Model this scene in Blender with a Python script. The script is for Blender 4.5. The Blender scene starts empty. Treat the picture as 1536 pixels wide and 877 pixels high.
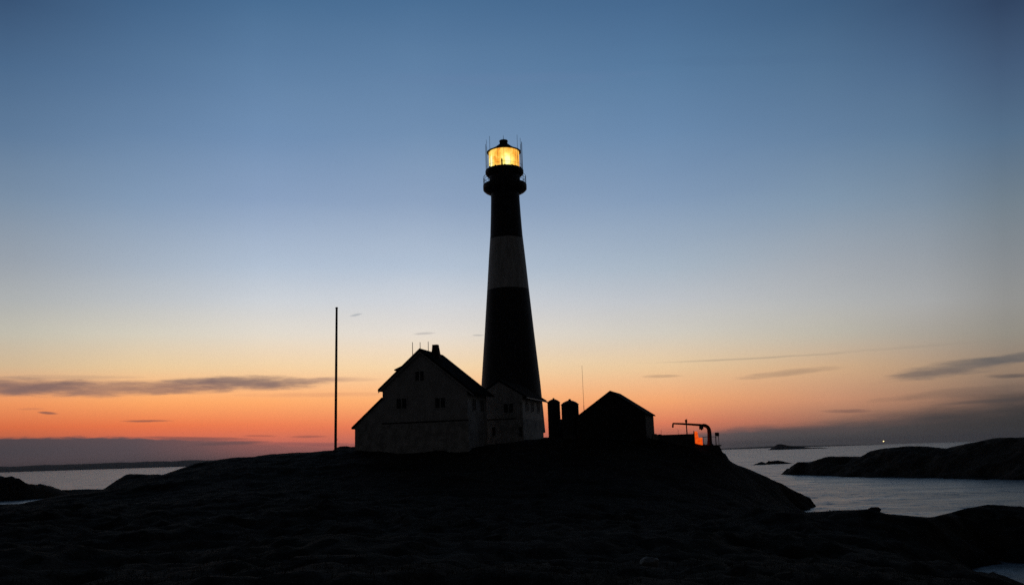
import bpy, bmesh, math, random
import numpy as np
from mathutils import Vector, Matrix

random.seed(7)
scn = bpy.context.scene
COL = scn.collection
rad = math.radians

# ------------------------------------------------------------------ camera
FPX, IW, IH = 1274.0, 1536.0, 877.0          # focal length in photo pixels
PITCH, ROLL, CAMH = rad(10.84), rad(1.80), 8.0
FWD = Vector((0, math.cos(PITCH), math.sin(PITCH)))
_r0, _u0 = Vector((1, 0, 0)), Vector((0, -math.sin(PITCH), math.cos(PITCH)))
RGT = _r0*math.cos(ROLL) - _u0*math.sin(ROLL)
UPV = _u0*math.cos(ROLL) + _r0*math.sin(ROLL)
CAM = Vector((0, 0, CAMH))
cam = bpy.data.cameras.new('camera')
cam.sensor_width = 36.0
cam.lens = 36.0*FPX/IW
cam.clip_start, cam.clip_end = 0.1, 120000
camo = bpy.data.objects.new('camera', cam)
COL.objects.link(camo)
camo.matrix_world = Matrix(((RGT.x, UPV.x, -FWD.x, CAM.x), (RGT.y, UPV.y, -FWD.y, CAM.y),
                            (RGT.z, UPV.z, -FWD.z, CAM.z), (0, 0, 0, 1)))
scn.camera = camo

def ray(px, py):
    return FWD + RGT*((px-IW/2)/FPX) + UPV*((IH/2-py)/FPX)
def P(px, py, Y):                            # point of the sight line at depth Y
    d = ray(px, py)
    return CAM + d*(Y/d.y)
def PZ(px, py, z=0.0):                       # point of the sight line at height z
    d = ray(px, py)
    return CAM + d*((z-CAMH)/d.z)
def hit(px, py, o, n):                       # sight line against a plane
    d = ray(px, py)
    return CAM + d*((o-CAM).dot(n)/d.dot(n))
def ae(px, py):                              # azimuth / elevation in degrees
    d = ray(px, py)
    return math.degrees(math.atan2(d.x, d.y)), math.degrees(math.atan2(d.z, math.hypot(d.x, d.y)))
def mpp(pt):                                 # metres per photo pixel at a point
    return (pt-CAM).dot(FWD)/FPX

scn.view_settings.view_transform = 'Standard'
scn.view_settings.look = 'None'
scn.view_settings.exposure = 0.0
scn.view_settings.gamma = 1.0
scn.view_settings.use_curve_mapping = False
scn.render.engine = 'CYCLES'
scn.cycles.max_bounces = 6
scn.cycles.transparent_max_bounces = 12
scn.cycles.caustics_reflective = False
scn.cycles.caustics_refractive = False
scn.cycles.sample_clamp_indirect = 2.0
scn.cycles.use_denoising = False

# ------------------------------------------------------------------ node helper
def lin(c):
    return [((v/255)/12.92 if v/255 <= 0.04045 else ((v/255+0.055)/1.055)**2.4) for v in c]

class NT:
    def __init__(s, tree):
        s.t = tree; s.n = tree.nodes; s.l = tree.links
    def put(s, sock, v):
        if isinstance(v, bpy.types.NodeSocket): s.l.new(v, sock)
        elif v is not None: sock.default_value = v
    def m(s, op, a, b=None, c=None, clamp=False):
        n = s.n.new('ShaderNodeMath'); n.operation = op; n.use_clamp = clamp
        for k, v in enumerate((a, b, c)): s.put(n.inputs[k], v)
        return n.outputs[0]
    def ss(s, v, a, b, o0=0.0, o1=1.0):
        n = s.n.new('ShaderNodeMapRange'); n.interpolation_type = 'SMOOTHSTEP'
        s.put(n.inputs[0], v)
        for k, q in enumerate((a, b, o0, o1)): s.put(n.inputs[1+k], q)
        return n.outputs[0]
    def mix(s, f, a, b, op='MIX'):
        n = s.n.new('ShaderNodeMix'); n.data_type = 'RGBA'; n.blend_type = op
        s.put(n.inputs[0], f); s.put(n.inputs[6], a); s.put(n.inputs[7], b)
        return n.outputs[2]
    def ramp(s, f, stops, interp='LINEAR'):
        n = s.n.new('ShaderNodeValToRGB'); cr = n.color_ramp; cr.interpolation = interp
        while len(cr.elements) < len(stops): cr.elements.new(0.5)
        for e, (p, c) in zip(cr.elements, sorted(stops, key=lambda q: q[0])):
            e.position = p; e.color = (*c[:3], 1)
        s.put(n.inputs[0], f)
        return n.outputs[0]
    def noise(s, vec, scale, detail=3, rough=0.5, dist=0.0):
        n = s.n.new('ShaderNodeTexNoise')
        s.put(n.inputs['Vector'], vec)
        n.inputs['Scale'].default_value = scale; n.inputs['Detail'].default_value = detail
        n.inputs['Roughness'].default_value = rough; n.inputs['Distortion'].default_value = dist
        return n.outputs[0]
    def comb(s, x, y, z=0.0):
        n = s.n.new('ShaderNodeCombineXYZ')
        for k, v in enumerate((x, y, z)): s.put(n.inputs[k], v)
        return n.outputs[0]
    def sep(s, v):
        n = s.n.new('ShaderNodeSeparateXYZ'); s.l.new(v, n.inputs[0]); return n.outputs

# ------------------------------------------------------------------ dusk sky (world)
world = bpy.data.worlds.new('World'); scn.world = world; world.use_nodes = True
w = NT(world.node_tree); w.n.clear()
tc = w.n.new('ShaderNodeTexCoord')
vn = w.n.new('ShaderNodeVectorMath'); vn.operation = 'NORMALIZE'
w.l.new(tc.outputs['Generated'], vn.inputs[0])
sx, sy, sz = w.sep(vn.outputs[0])
el = w.m('MULTIPLY', w.m('ARCSINE', sz), 57.29578)
az = w.m('MULTIPLY', w.m('ARCTAN2', sx, sy), 57.29578)
elf = w.m('DIVIDE', el, 90.0, clamp=True)
azq = w.m('MULTIPLY', az, w.m('SUBTRACT', 1.0, w.m('MULTIPLY', w.m('MINIMUM', w.m('MAXIMUM', el, 0.0), 40.0), 0.0033)))
# the afterglow, read at several compass directions (photo column, colours by photo row)
SKY = {
   30: [(0,(56,76,104)),(100,(74,98,128)),(200,(92,116,145)),(300,(119,139,161)),(400,(151,159,168)),(450,(170,173,173)),(500,(190,185,170)),(550,(208,180,144)),(600,(237,152,96)),(640,(218,110,68)),(680,(150,86,76))],
  220: [(0,(65,90,121)),(100,(83,108,139)),(200,(101,126,157)),(300,(126,149,176)),(400,(162,174,188)),(450,(184,188,191)),(500,(208,201,185)),(550,(229,198,154)),(600,(250,168,102)),(640,(233,116,72)),(670,(192,102,88)),(690,(146,92,90))],
  400: [(0,(72,99,131)),(100,(92,118,150)),(200,(109,135,168)),(300,(134,156,186)),(400,(173,187,204)),(450,(197,202,208)),(500,(220,212,199)),(550,(239,206,162)),(600,(253,172,107)),(640,(236,122,80)),(670,(192,106,94)),(692,(150,98,98))],
  640: [(0,(74,101,133)),(100,(93,119,151)),(200,(111,136,167)),(300,(136,157,185)),(400,(174,188,205)),(450,(200,204,210)),(500,(222,214,204)),(550,(241,210,168)),(600,(252,178,116)),(640,(228,122,86)),(670,(186,106,97)),(690,(150,98,98))],
 1000: [(0,(70,96,128)),(100,(86,114,146)),(200,(104,131,163)),(300,(127,150,178)),(400,(162,176,190)),(450,(185,189,194)),(500,(204,198,186)),(550,(228,196,154)),(600,(241,166,112)),(635,(220,124,92)),(660,(156,96,88)),(680,(110,84,84))],
 1250: [(0,(63,86,114)),(100,(80,104,132)),(200,(96,120,148)),(300,(122,143,164)),(400,(156,162,169)),(450,(170,172,172)),(500,(184,178,164)),(550,(203,168,132)),(600,(198,142,110)),(640,(138,98,86)),(670,(92,80,80))],
 1390: [(0,(55,73,99)),(100,(73,94,121)),(200,(89,112,137)),(300,(115,132,149)),(400,(144,149,154)),(450,(156,157,157)),(500,(165,158,147)),(550,(178,149,121)),(600,(162,122,99)),(640,(106,82,77)),(668,(78,74,75))],
 1510: [(0,(47,60,83)),(100,(64,81,106)),(200,(80,101,124)),(300,(104,118,130)),(400,(127,131,134)),(450,(136,136,134)),(500,(143,138,128)),(550,(148,126,107)),(600,(120,98,88)),(640,(80,70,68)),(665,(68,65,66))],
}
NIGHT = [(0.0,(52,51,53)),(0.08,(48,48,50)),(0.18,(34,34,36)),(0.3,(22,22,24)),(0.5,(15,16,18)),(1.0,(10,11,13))]  # unseen sky behind the camera, low band brightened to light the house walls
knots = []
for col in sorted(SKY):
    st = []
    for row, c in SKY[col]:
        a_, e_ = ae(col, row)
        g_ = (1.09 if col > 1300 else 1.06) if col > 1200 and row <= 450 else 1.04
        k_ = max(0.0, 1-row/300)                 # a shade more blue towards the top
        st.append((max(0.0, e_)/90, lin((c[0]*(1-.03*k_)*g_, c[1]*(1+.055*k_)*g_, c[2]*(1+.075*k_)*g_))))
    top = st[0]
    st += [(0.40, [v*0.62 for v in top[1]]), (0.50, [v*0.22 for v in top[1]]), (0.65, lin((24,28,36))), (1.0, lin((10,11,14)))]
    a_, e_ = ae(col, 560); knots.append((a_*(1-0.0033*e_), w.ramp(elf, st)))
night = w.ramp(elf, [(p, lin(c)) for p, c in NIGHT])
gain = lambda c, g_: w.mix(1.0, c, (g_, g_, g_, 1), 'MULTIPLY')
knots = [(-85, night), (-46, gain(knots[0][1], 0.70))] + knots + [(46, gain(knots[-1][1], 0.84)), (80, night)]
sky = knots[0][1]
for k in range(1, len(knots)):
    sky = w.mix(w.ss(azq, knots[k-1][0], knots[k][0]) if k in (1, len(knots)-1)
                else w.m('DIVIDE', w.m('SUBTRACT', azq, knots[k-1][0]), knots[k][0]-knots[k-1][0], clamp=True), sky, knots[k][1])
# thin uneven high haze
uv = w.comb(az, el)
hz = w.noise(w.comb(w.m('MULTIPLY', az, 0.10), w.m('MULTIPLY', el, 0.35)), 1.0, 4, 0.55)
sky = w.mix(1.0, sky, w.mix(hz, (0.955, 0.965, 0.985, 1), (1.045, 1.035, 1.015, 1)), 'MULTIPLY')
warp = w.m('SUBTRACT', w.noise(w.comb(w.m('MULTIPLY', az, 0.16), w.m('MULTIPLY', el, 1.1)), 1.0, 5, 0.6), 0.5)
warp2 = w.m('SUBTRACT', w.noise(w.comb(w.m('MULTIPLY', az, 0.45), w.m('MULTIPLY', el, 2.6), 7.0), 1.0, 5, 0.6), 0.5)
# low cloud bank along the horizon: photo (column, top row, softness deg, opacity)
bank = [(-40,655,.5,.93),(30,655,.22,.93),(200,655,.22,.92),(300,657,.3,.85),(380,661,.35,.65),(470,667,.4,.45),(560,671,.5,.35),(700,676,.6,.25),
        (960,667,.5,.35),(1040,650,.45,.85),(1110,642,.5,.93),(1200,637,.8,.95),(1300,626,1.5,.95),(1400,606,2.0,.93),(1510,588,2.4,.92),(1600,575,2.6,.92)]
bst = []
for c_, r_, so, op in bank:
    a_, e_ = ae(c_, r_)
    bst.append(((a_+45)/90, (max(e_, 0.05)/10, so/4, op)))
bank_n = w.ramp(w.m('DIVIDE', w.m('ADD', az, 45.0), 90.0, clamp=True), bst)
bt, bs, bo = w.n.new('ShaderNodeSeparateColor'), None, None
w.l.new(bank_n, bt.inputs[0])
btop = w.m('ADD', w.m('MULTIPLY', bt.outputs[0], 10.0), w.m('ADD', w.m('MULTIPLY', warp2, 0.55), w.m('MULTIPLY', warp, w.m('MULTIPLY', bt.outputs[1], 3.0))))
bsof = w.m('MULTIPLY', bt.outputs[1], 4.0)
bmask = w.m('MULTIPLY', w.ss(w.m('DIVIDE', w.m('SUBTRACT', btop, el), bsof), -0.35, 0.65), bt.outputs[2])
bcol = w.ramp(w.m('DIVIDE', w.m('ADD', az, 45.0), 90.0, clamp=True),
              [((ae(c_, 650)[0]+45)/90, lin(k_)) for c_, k_ in ((0,(65,69,76)),(200,(75,77,84)),(380,(108,87,88)),(700,(128,92,92)),(1040,(98,90,92)),(1150,(84,82,84)),(1300,(76,74,75)),(1420,(65,63,64)),(1530,(55,55,56)))])
blow = w.mix(w.m('MULTIPLY', w.ss(el, 1.3, 0.15), 0.24), bcol, (*lin((112,84,82)), 1))
bcolf = w.mix(w.ss(az, 4, 12), blow, w.mix(w.m('MULTIPLY', w.ss(el, 0.9, 0.1), 0.4), bcol, (*lin((70,70,76)), 1)))
sky = w.mix(bmask, sky, bcolf)
# streaks: photo centre, half length px, half thickness px, slope, colour, opacity
STREAKS = [
 (380,574,110,10.5,-.012,(106,92,100),.82),(270,582,80,9,-.01,(140,108,102),.62),(150,583,140,12,.0,(144,112,104),.70),(20,580,120,14,.0,(118,97,98),.78),
 (300,571,60,4,-.05,(120,100,104),.4),(100,566,110,4,.0,(176,146,124),.40),(500,569,60,4,-.01,(190,150,128),.4),(480,592,110,3.5,-.01,(214,150,112),.35),
 (72,619,13,2.2,.08,(120,84,80),.75),(45,613,20,2,-.03,(190,120,90),.5),(221,631,34,1.8,-.012,(122,84,78),.75),
 (345,664,50,3.0,-.04,(104,80,82),.75),(300,657,80,2.5,.01,(112,80,80),.6),(460,654,28,1.8,-.01,(140,84,78),.55),(392,653,24,1.6,.0,(160,90,78),.5),
 (480,666,80,3,.02,(128,86,88),.5),(535,472,9,1.6,-.2,(140,150,160),.5),(636,500,14,1.8,-.05,(168,165,165),.5),(718,503,8,1.3,.0,(170,168,165),.6),
 (993,564,26,2.5,-.02,(172,142,116),.5),(1180,559,70,4.5,-.10,(158,132,112),.55),(1130,537,140,1.6,-.055,(160,146,128),.45),(1360,521,150,2.4,-.075,(146,136,124),.16),
 (1450,549,115,12,-.16,(98,95,96),.66),(1530,535,80,9,-.12,(96,95,96),.62),(1390,560,60,5,-.08,(110,98,94),.4),(1520,563,40,4,-.02,(80,76,78),.7),
 (1270,616,34,3,-.02,(120,90,84),.6),(1500,600,90,4,-.08,(74,70,71),.5),(1230,645,80,6,-.03,(92,80,80),.55),(1420,590,110,7,-.10,(104,88,82),.35),
 (780,120,190,8,-.03,(104,128,166),.20),(1150,90,170,7,-.05,(76,106,142),.16),
]
for cx, cy, hl, ht, slope, colr, op in STREAKS:
    a0, e0 = ae(cx, cy)
    a1, e1 = ae(cx+40, cy+40*slope)
    ux, uy = a1-a0, e1-e0
    q = math.hypot(ux, uy); ux /= q; uy /= q
    k = q/math.hypot(40, 40*slope)
    da, de = w.m('SUBTRACT', az, a0), w.m('SUBTRACT', el, e0)
    s1 = w.m('ADD', w.m('MULTIPLY', da, ux/(hl*k)), w.m('MULTIPLY', de, uy/(hl*k)))
    s2 = w.m('ADD', w.m('MULTIPLY', da, -uy/(ht*k)), w.m('MULTIPLY', de, ux/(ht*k)))
    s2 = w.m('ADD', s2, w.m('MULTIPLY', warp, 2.2))
    d2 = w.m('ADD', w.m('MULTIPLY', s1, s1), w.m('MULTIPLY', s2, s2))
    d2 = w.m('ADD', d2, w.m('MULTIPLY', warp2, 2.4))
    sky = w.mix(w.ss(d2, 1.8, -0.2, 0.0, op), sky, (*lin(colr), 1))
# below the horizon: dim
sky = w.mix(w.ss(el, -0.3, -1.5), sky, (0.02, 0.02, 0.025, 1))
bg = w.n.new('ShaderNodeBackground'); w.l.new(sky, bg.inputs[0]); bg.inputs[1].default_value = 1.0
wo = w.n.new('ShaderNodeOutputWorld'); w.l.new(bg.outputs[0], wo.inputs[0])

# ------------------------------------------------------------------ materials
def material(name, col, rough=0.8, var=0.25, scale=1.5, bump=0.0, bscale=12, metal=0.0, spec=0.3, col2=None):
    m = bpy.data.materials.new(name); m.use_nodes = True
    t = NT(m.node_tree); b = t.n['Principled BSDF']
    tcn = t.n.new('ShaderNodeTexCoord')
    f = t.noise(tcn.outputs['Object'], scale, 5, 0.6)
    f = t.ss(f, 0.3, 0.7)
    c2 = col2 or [v*(1-var) for v in col]
    t.l.new(t.mix(f, (*col, 1), (*c2, 1)), b.inputs['Base Color'])
    b.inputs['Roughness'].default_value = rough; b.inputs['Metallic'].default_value = metal
    b.inputs['Specular IOR Level'].default_value = spec
    if bump:
        bn = t.n.new('ShaderNodeBump'); bn.inputs['Strength'].default_value = bump; bn.inputs['Distance'].default_value = 0.05
        t.l.new(t.noise(tcn.outputs['Object'], bscale, 4, 0.6), bn.inputs['Height'])
        t.l.new(bn.outputs[0], b.inputs['Normal'])
    return m

M = {}
M['boards'] = material('weathered_boards', (0.55, 0.54, 0.52), 0.7, 0.32, 0.7, 0.3, 6)
M['stone'] = material('whitewashed_stone', (0.60, 0.59, 0.56), 0.85, 0.5, 1.1, 0.9, 3)
M['trim'] = material('white_trim', (0.62, 0.61, 0.57), 0.6, 0.3, 2)
M['slate'] = material('tarred_roof', (0.013, 0.012, 0.011), 0.95, 0.4, 2, 0.5, 8, spec=0.02)
M['brick'] = material('chimney_brick', (0.12, 0.07, 0.055), 0.85, 0.4, 4, 0.5, 10)
M['iron'] = material('black_iron', (0.022, 0.022, 0.023), 0.65, 0.3, 2, 0.15, 8)
M['steel'] = material('dark_steel', (0.05, 0.05, 0.05), 0.6, 0.4, 3, spec=0.4)
M['rust'] = material('rusty_steel', (0.11, 0.055, 0.035), 0.75, 0.5, 3, 0.2, 20)
M['tar'] = material('tarred_wood', (0.05, 0.042, 0.036), 0.8, 0.5, 1.5, 0.3, 8)
M['concrete'] = material('old_concrete', (0.12, 0.115, 0.105), 0.9, 0.5, 0.7, 0.6, 4)
M['tank'] = material('tank_paint', (0.04, 0.042, 0.045), 0.6, 0.4, 1.2)
M['pole'] = material('pole_paint', (0.16, 0.155, 0.14), 0.6, 0.35, 2)
M['glass'] = material('window_glass', (0.05, 0.05, 0.052), 0.55, 0.1, 1, spec=0.06)
M['boulder'] = material('pale_rock', (0.46, 0.44, 0.40), 0.9, 0.55, 2.2, 0.8, 5)

def tower_mat(z0, z1, z2):
    m = bpy.data.materials.new('banded_tower_paint'); m.use_nodes = True
    t = NT(m.node_tree); b = t.n['Principled BSDF']
    tcn = t.n.new('ShaderNodeTexCoord'); o = tcn.outputs['Object']
    x, y, z = t.sep(o)
    wob = t.m('MULTIPLY', t.m('SUBTRACT', t.noise(o, 1.2, 4), 0.5), 0.12)
    zz = t.m('ADD', z, wob)
    band = t.m('MULTIPLY', t.ss(zz, z1-0.04, z1+0.04), t.ss(zz, z2+0.04, z2-0.04))
    stain = t.ss(t.noise(t.comb(t.m('MULTIPLY', x, 3), t.m('MULTIPLY', y, 3), t.m('MULTIPLY', z, 0.35)), 1.0, 5, 0.65), 0.35, 0.7)
    white = t.mix(stain, (0.64, 0.64, 0.62, 1), (0.42, 0.41, 0.38, 1))
    black = t.mix(stain, (0.022, 0.022, 0.024, 1), (0.035, 0.031, 0.03, 1))
    t.l.new(t.mix(band, black, white), b.inputs['Base Color'])
    b.inputs['Roughness'].default_value = 0.6; b.inputs['Specular IOR Level'].default_value = 0.25
    # riveted plate seams
    seam = t.m('GREATER_THAN', t.m('FRACT', t.m('DIVIDE', z, 1.9)), 0.97)
    bn = t.n.new('ShaderNodeBump'); bn.inputs['Strength'].default_value = 0.4; bn.inputs['Distance'].default_value = 0.04
    t.l.new(seam, bn.inputs['Height']); t.l.new(bn.outputs[0], b.inputs['Normal'])
    return m

def emit_mat(name, col, strength):
    m = bpy.data.materials.new(name); m.use_nodes = True
    t = NT(m.node_tree); b = t.n['Principled BSDF']
    b.inputs['Base Color'].default_value = (*[v*0.5 for v in col], 1)
    b.inputs['Emission Color'].default_value = (*col, 1); b.inputs['Emission Strength'].default_value = strength
    return m

# ------------------------------------------------------------------ mesh helpers
def tag(o, label=None, cat=None, group=None, kind=None):
    if label: o['label'] = label
    if cat: o['category'] = cat
    if group: o['group'] = group
    if kind: o['kind'] = kind
    return o
def empty(name, loc, rz, label, cat, group=None):
    o = bpy.data.objects.new(name, None); COL.objects.link(o)
    o.location = loc; o.rotation_euler = (0, 0, rz); o.empty_display_size = 0.5
    return tag(o, label, cat, group)
class MB:
    def __init__(s): s.v = []; s.f = []; s.sm = []
    def add(s, vs, fs, smooth=False):
        k = len(s.v); s.v += [tuple(q) for q in vs]
        s.f += [tuple(i+k for i in q) for q in fs]; s.sm += [smooth]*len(fs)
        return s
    def box(s, x0, x1, y0, y1, z0, z1):
        return s.add([(x0,y0,z0),(x1,y0,z0),(x1,y1,z0),(x0,y1,z0),(x0,y0,z1),(x1,y0,z1),(x1,y1,z1),(x0,y1,z1)],
                     [(0,3,2,1),(4,5,6,7),(0,1,5,4),(1,2,6,5),(2,3,7,6),(3,0,4,7)])
    def prism(s, poly, y0, y1):               # (x,z) outline, counter-clockwise seen from the front (-y)
        n = len(poly)
        vs = [(x, y0, z) for x, z in poly]+[(x, y1, z) for x, z in poly]
        fs = [tuple(range(n)), tuple(range(2*n-1, n-1, -1))]+[(i, n+i, n+(i+1) % n, (i+1) % n) for i in range(n)]
        return s.add(vs, fs)
    def prism_x(s, poly, x0, x1):             # (y,z) outline extruded along x
        n = len(poly)
        vs = [(x0, y, z) for y, z in poly]+[(x1, y, z) for y, z in poly]
        fs = [tuple(range(n-1, -1, -1)), tuple(range(n, 2*n))]+[(i, (i+1) % n, n+(i+1) % n, n+i) for i in range(n)]
        return s.add(vs, fs)
    def lathe(s, prof, seg=64, cx=0, cy=0, smooth=True):   # (r,z) from bottom to top
        vs, fs = [], []
        for r, z in prof:
            for k in range(seg):
                a = 2*math.pi*k/seg
                vs.append((cx+r*math.cos(a), cy+r*math.sin(a), z))
        for j in range(len(prof)-1):
            for k in range(seg):
                a, b = j*seg+k, j*seg+(k+1) % seg
                fs.append((a, b, b+seg, a+seg))
        s.add(vs, fs, smooth)
        if prof[0][0] > 1e-4: s.add([vs[k] for k in range(seg)], [tuple(range(seg-1, -1, -1))])
        if prof[-1][0] > 1e-4: s.add([vs[(len(prof)-1)*seg+k] for k in range(seg)], [tuple(range(seg))])
        return s
    def tube(s, pts, r, seg=8, r1=None):
        pts = [Vector(p) for p in pts]; r1 = r if r1 is None else r1
        vs, fs = [], []; n = len(pts); prev = None
        for i, p in enumerate(pts):
            d = (pts[min(i+1, n-1)]-pts[max(i-1, 0)]).normalized()
            ref = Vector((0, 0, 1)) if abs(d.z) < 0.9 else Vector((1, 0, 0))
            if prev is not None: ref = prev
            a = d.cross(ref).normalized(); b = a.cross(d).normalized(); prev = b
            rr = r+(r1-r)*i/(n-1)
            for k in range(seg):
                t = 2*math.pi*k/seg
                vs.append(p+a*math.cos(t)*rr+b*math.sin(t)*rr)
        for j in range(n-1):
            for k in range(seg):
                q, e = j*seg+k, j*seg+(k+1) % seg
                fs.append((q, e, e+seg, q+seg))
        fs.append(tuple(range(seg-1, -1, -1))); fs.append(tuple(range((n-1)*seg, n*seg)))
        return s.add(vs, fs, True)
    def build(s, name, mat, parent=None, bevel=0.0):
        me = bpy.data.meshes.new(name); me.from_pydata(s.v, [], s.f)
        me.polygons.foreach_set('use_smooth', s.sm)
        bm = bmesh.new(); bm.from_mesh(me); bmesh.ops.recalc_face_normals(bm, faces=bm.faces); bm.to_mesh(me); bm.free()
        me.materials.append(mat); me.update()
        o = bpy.data.objects.new(name, me); COL.objects.link(o)
        if parent: o.parent = parent
        if bevel:
            b = o.modifiers.new('bevel', 'BEVEL'); b.width = bevel; b.segments = 2; b.limit_method = 'ANGLE'
        return o

# ------------------------------------------------------------------ numpy noise
def _hash(i, j, s):
    h = (i.astype(np.int64)*374761393+j.astype(np.int64)*668265263+s*974634777) & 0xFFFFFFFF
    h = ((h ^ (h >> 13))*1274126177) & 0xFFFFFFFF
    return ((h ^ (h >> 16)) & 0xFFFF)/65535.0
def vnoise(x, y, s=0):
    i, j = np.floor(x), np.floor(y); fx, fy = x-i, y-j
    u, v = fx*fx*fx*(fx*(fx*6-15)+10), fy*fy*fy*(fy*(fy*6-15)+10)
    a, b, c, d = _hash(i, j, s), _hash(i+1, j, s), _hash(i, j+1, s), _hash(i+1, j+1, s)
    return (a+(b-a)*u)*(1-v)+(c+(d-c)*u)*v
def fbm(x, y, s=0, octv=5, gain=0.5):
    t, a, n = 0, 1, 0
    for o in range(octv):
        q = 0.8*o+0.3
        xr, yr = x*math.cos(q)-y*math.sin(q), x*math.sin(q)+y*math.cos(q)
        t = t+a*(vnoise(xr, yr, s+o)-0.5); n += a; a *= gain; x, y = x*2.03, y*2.03
    return t/n*2
def ridged(x, y, s=0, octv=4):
    t, a, n = 0, 1, 0
    for o in range(octv):
        t = t+a*(1-np.abs(2*vnoise(x, y, s+o)-1)); n += a; a *= 0.5
        x, y = x*1.9*0.8-y*1.9*0.6, x*1.9*0.6+y*1.9*0.8
    return t/n-0.5
class RBF:                                   # linear radial interpolation of ground heights
    def __init__(s, pts):
        s.p = np.array([q[:2] for q in pts], float); z = np.array([q[2] for q in pts], float)
        n = len(s.p); D = np.linalg.norm(s.p[:, None]-s.p[None], axis=2)
        A = np.zeros((n+3, n+3)); A[:n, :n] = D-np.eye(n)*0.04
        A[:n, n] = 1; A[:n, n+1:] = s.p; A[n, :n] = 1; A[n+1:, :n] = s.p.T
        s.c = np.linalg.solve(A, np.concatenate([z, np.zeros(3)]))
    def __call__(s, X, Y):
        sh = X.shape; X, Y = X.ravel(), Y.ravel(); out = np.empty(len(X)); n = len(s.p)
        for k in range(0, len(X), 20000):
            x, y = X[k:k+20000], Y[k:k+20000]
            D = np.hypot(x[:, None]-s.p[None, :, 0], y[:, None]-s.p[None, :, 1])
            out[k:k+20000] = D@s.c[:n]+s.c[n]+s.c[n+1]*x+s.c[n+2]*y
        return out.reshape(sh)
def grid_mesh(name, xs, ys, Z, mat, kind='structure', smooth=True):
    nx, ny = len(xs), len(ys)
    X, Y = np.meshgrid(xs, ys)
    V = np.stack([X, Y, Z], -1).reshape(-1, 3)
    i = np.arange((ny-1)*nx).reshape(ny-1, nx)[:, :-1].ravel()
    Fq = np.stack([i, i+1, i+nx+1, i+nx], -1)
    keep = (V[Fq, 2] > -1.6).any(axis=1); Fq = Fq[keep]     # nothing deep under the water
    used = np.unique(Fq); mp = np.full(len(V), -1); mp[used] = np.arange(len(used))
    V = V[used]; Fq = mp[Fq]
    me = bpy.data.meshes.new(name)
    me.vertices.add(len(V)); me.vertices.foreach_set('co', V.ravel())
    me.loops.add(Fq.size); me.loops.foreach_set('vertex_index', Fq.ravel())
    me.polygons.add(len(Fq)); me.polygons.foreach_set('loop_start', np.arange(0, Fq.size, 4)); me.polygons.foreach_set('loop_total', np.full(len(Fq), 4))
    me.update(calc_edges=True); me.polygons.foreach_set('use_smooth', np.full(len(Fq), smooth))
    me.materials.append(mat); me.validate()
    o = bpy.data.objects.new(name, me); COL.objects.link(o); o['kind'] = kind
    return o
def axis(a, b, fine0, fine1, step, grow=1.06):
    xs = list(np.arange(fine0, fine1, step)); s = step
    while xs[-1] < b: s *= grow; xs.append(xs[-1]+s)
    s = step
    while xs[0] > a: s *= grow; xs.insert(0, xs[0]-s)
    return np.array(xs)

def rock_mat(name, heath=True):
    m = bpy.data.materials.new(name); m.use_nodes = True
    t = NT(m.node_tree); b = t.n['Principled BSDF']
    tcn = t.n.new('ShaderNodeTexCoord'); o = tcn.outputs['Object']
    n1 = t.noise(o, 0.12, 6, 0.6); n2 = t.noise(o, 1.1, 6, 0.65); n3 = t.noise(o, 7.0, 4, 0.6)
    rock = t.mix(t.ss(n2, 0.3, 0.7), (0.066, 0.053, 0.038, 1), (0.030, 0.025, 0.018, 1))
    rock = t.mix(t.m('MULTIPLY', t.ss(n3, 0.55, 0.75), 0.6), rock, (0.10, 0.083, 0.06, 1))
    if heath:
        green = t.mix(t.ss(n3, 0.35, 0.65), (0.022, 0.016, 0.008, 1), (0.034, 0.025, 0.012, 1))
        f = t.ss(t.m('ADD', n1, t.m('MULTIPLY', t.m('SUBTRACT', n2, 0.5), 0.35)), 0.50, 0.40)
        col = t.mix(f, rock, green)
    else: col = rock
    x, y, z = t.sep(o)
    wet = t.ss(t.m('ADD', z, t.m('MULTIPLY', n2, 0.6)), 1.2, 0.5)     # dark weed belt at the tide line
    col = t.mix(t.m('MULTIPLY', wet, 0.8), col, (0.018, 0.017, 0.014, 1))
    vo = t.n.new('ShaderNodeTexVoronoi'); vo.feature = 'DISTANCE_TO_EDGE'; vo.inputs['Scale'].default_value = 0.55
    va = t.n.new('ShaderNodeVectorMath'); va.operation = 'ADD'
    t.l.new(o, va.inputs[0]); t.l.new(t.comb(t.m('MULTIPLY', n2, 1.6), t.m('MULTIPLY', n3, 0.8), 0.0), va.inputs[1]); t.l.new(va.outputs[0], vo.inputs['Vector'])
    crack = t.ss(vo.outputs['Distance'], 0.0, 0.07)
    col = t.mix(t.m('MULTIPLY', t.m('SUBTRACT', 1.0, crack), 0.6), col, (0.012, 0.010, 0.007, 1))
    t.l.new(col, b.inputs['Base Color']); b.inputs['Roughness'].default_value = 0.95; b.inputs['Specular IOR Level'].default_value = 0.06
    bn = t.n.new('ShaderNodeBump'); bn.inputs['Strength'].default_value = 0.7; bn.inputs['Distance'].default_value = 0.25
    t.l.new(t.m('ADD', t.m('ADD', n2, t.m('MULTIPLY', n3, 0.35)), t.m('MULTIPLY', crack, 0.5)), bn.inputs['Height']); t.l.new(bn.outputs[0], b.inputs['Normal'])
    return m
M['ground'] = rock_mat('rock_and_heath'); M['rock'] = rock_mat('bare_rock', False)

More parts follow.
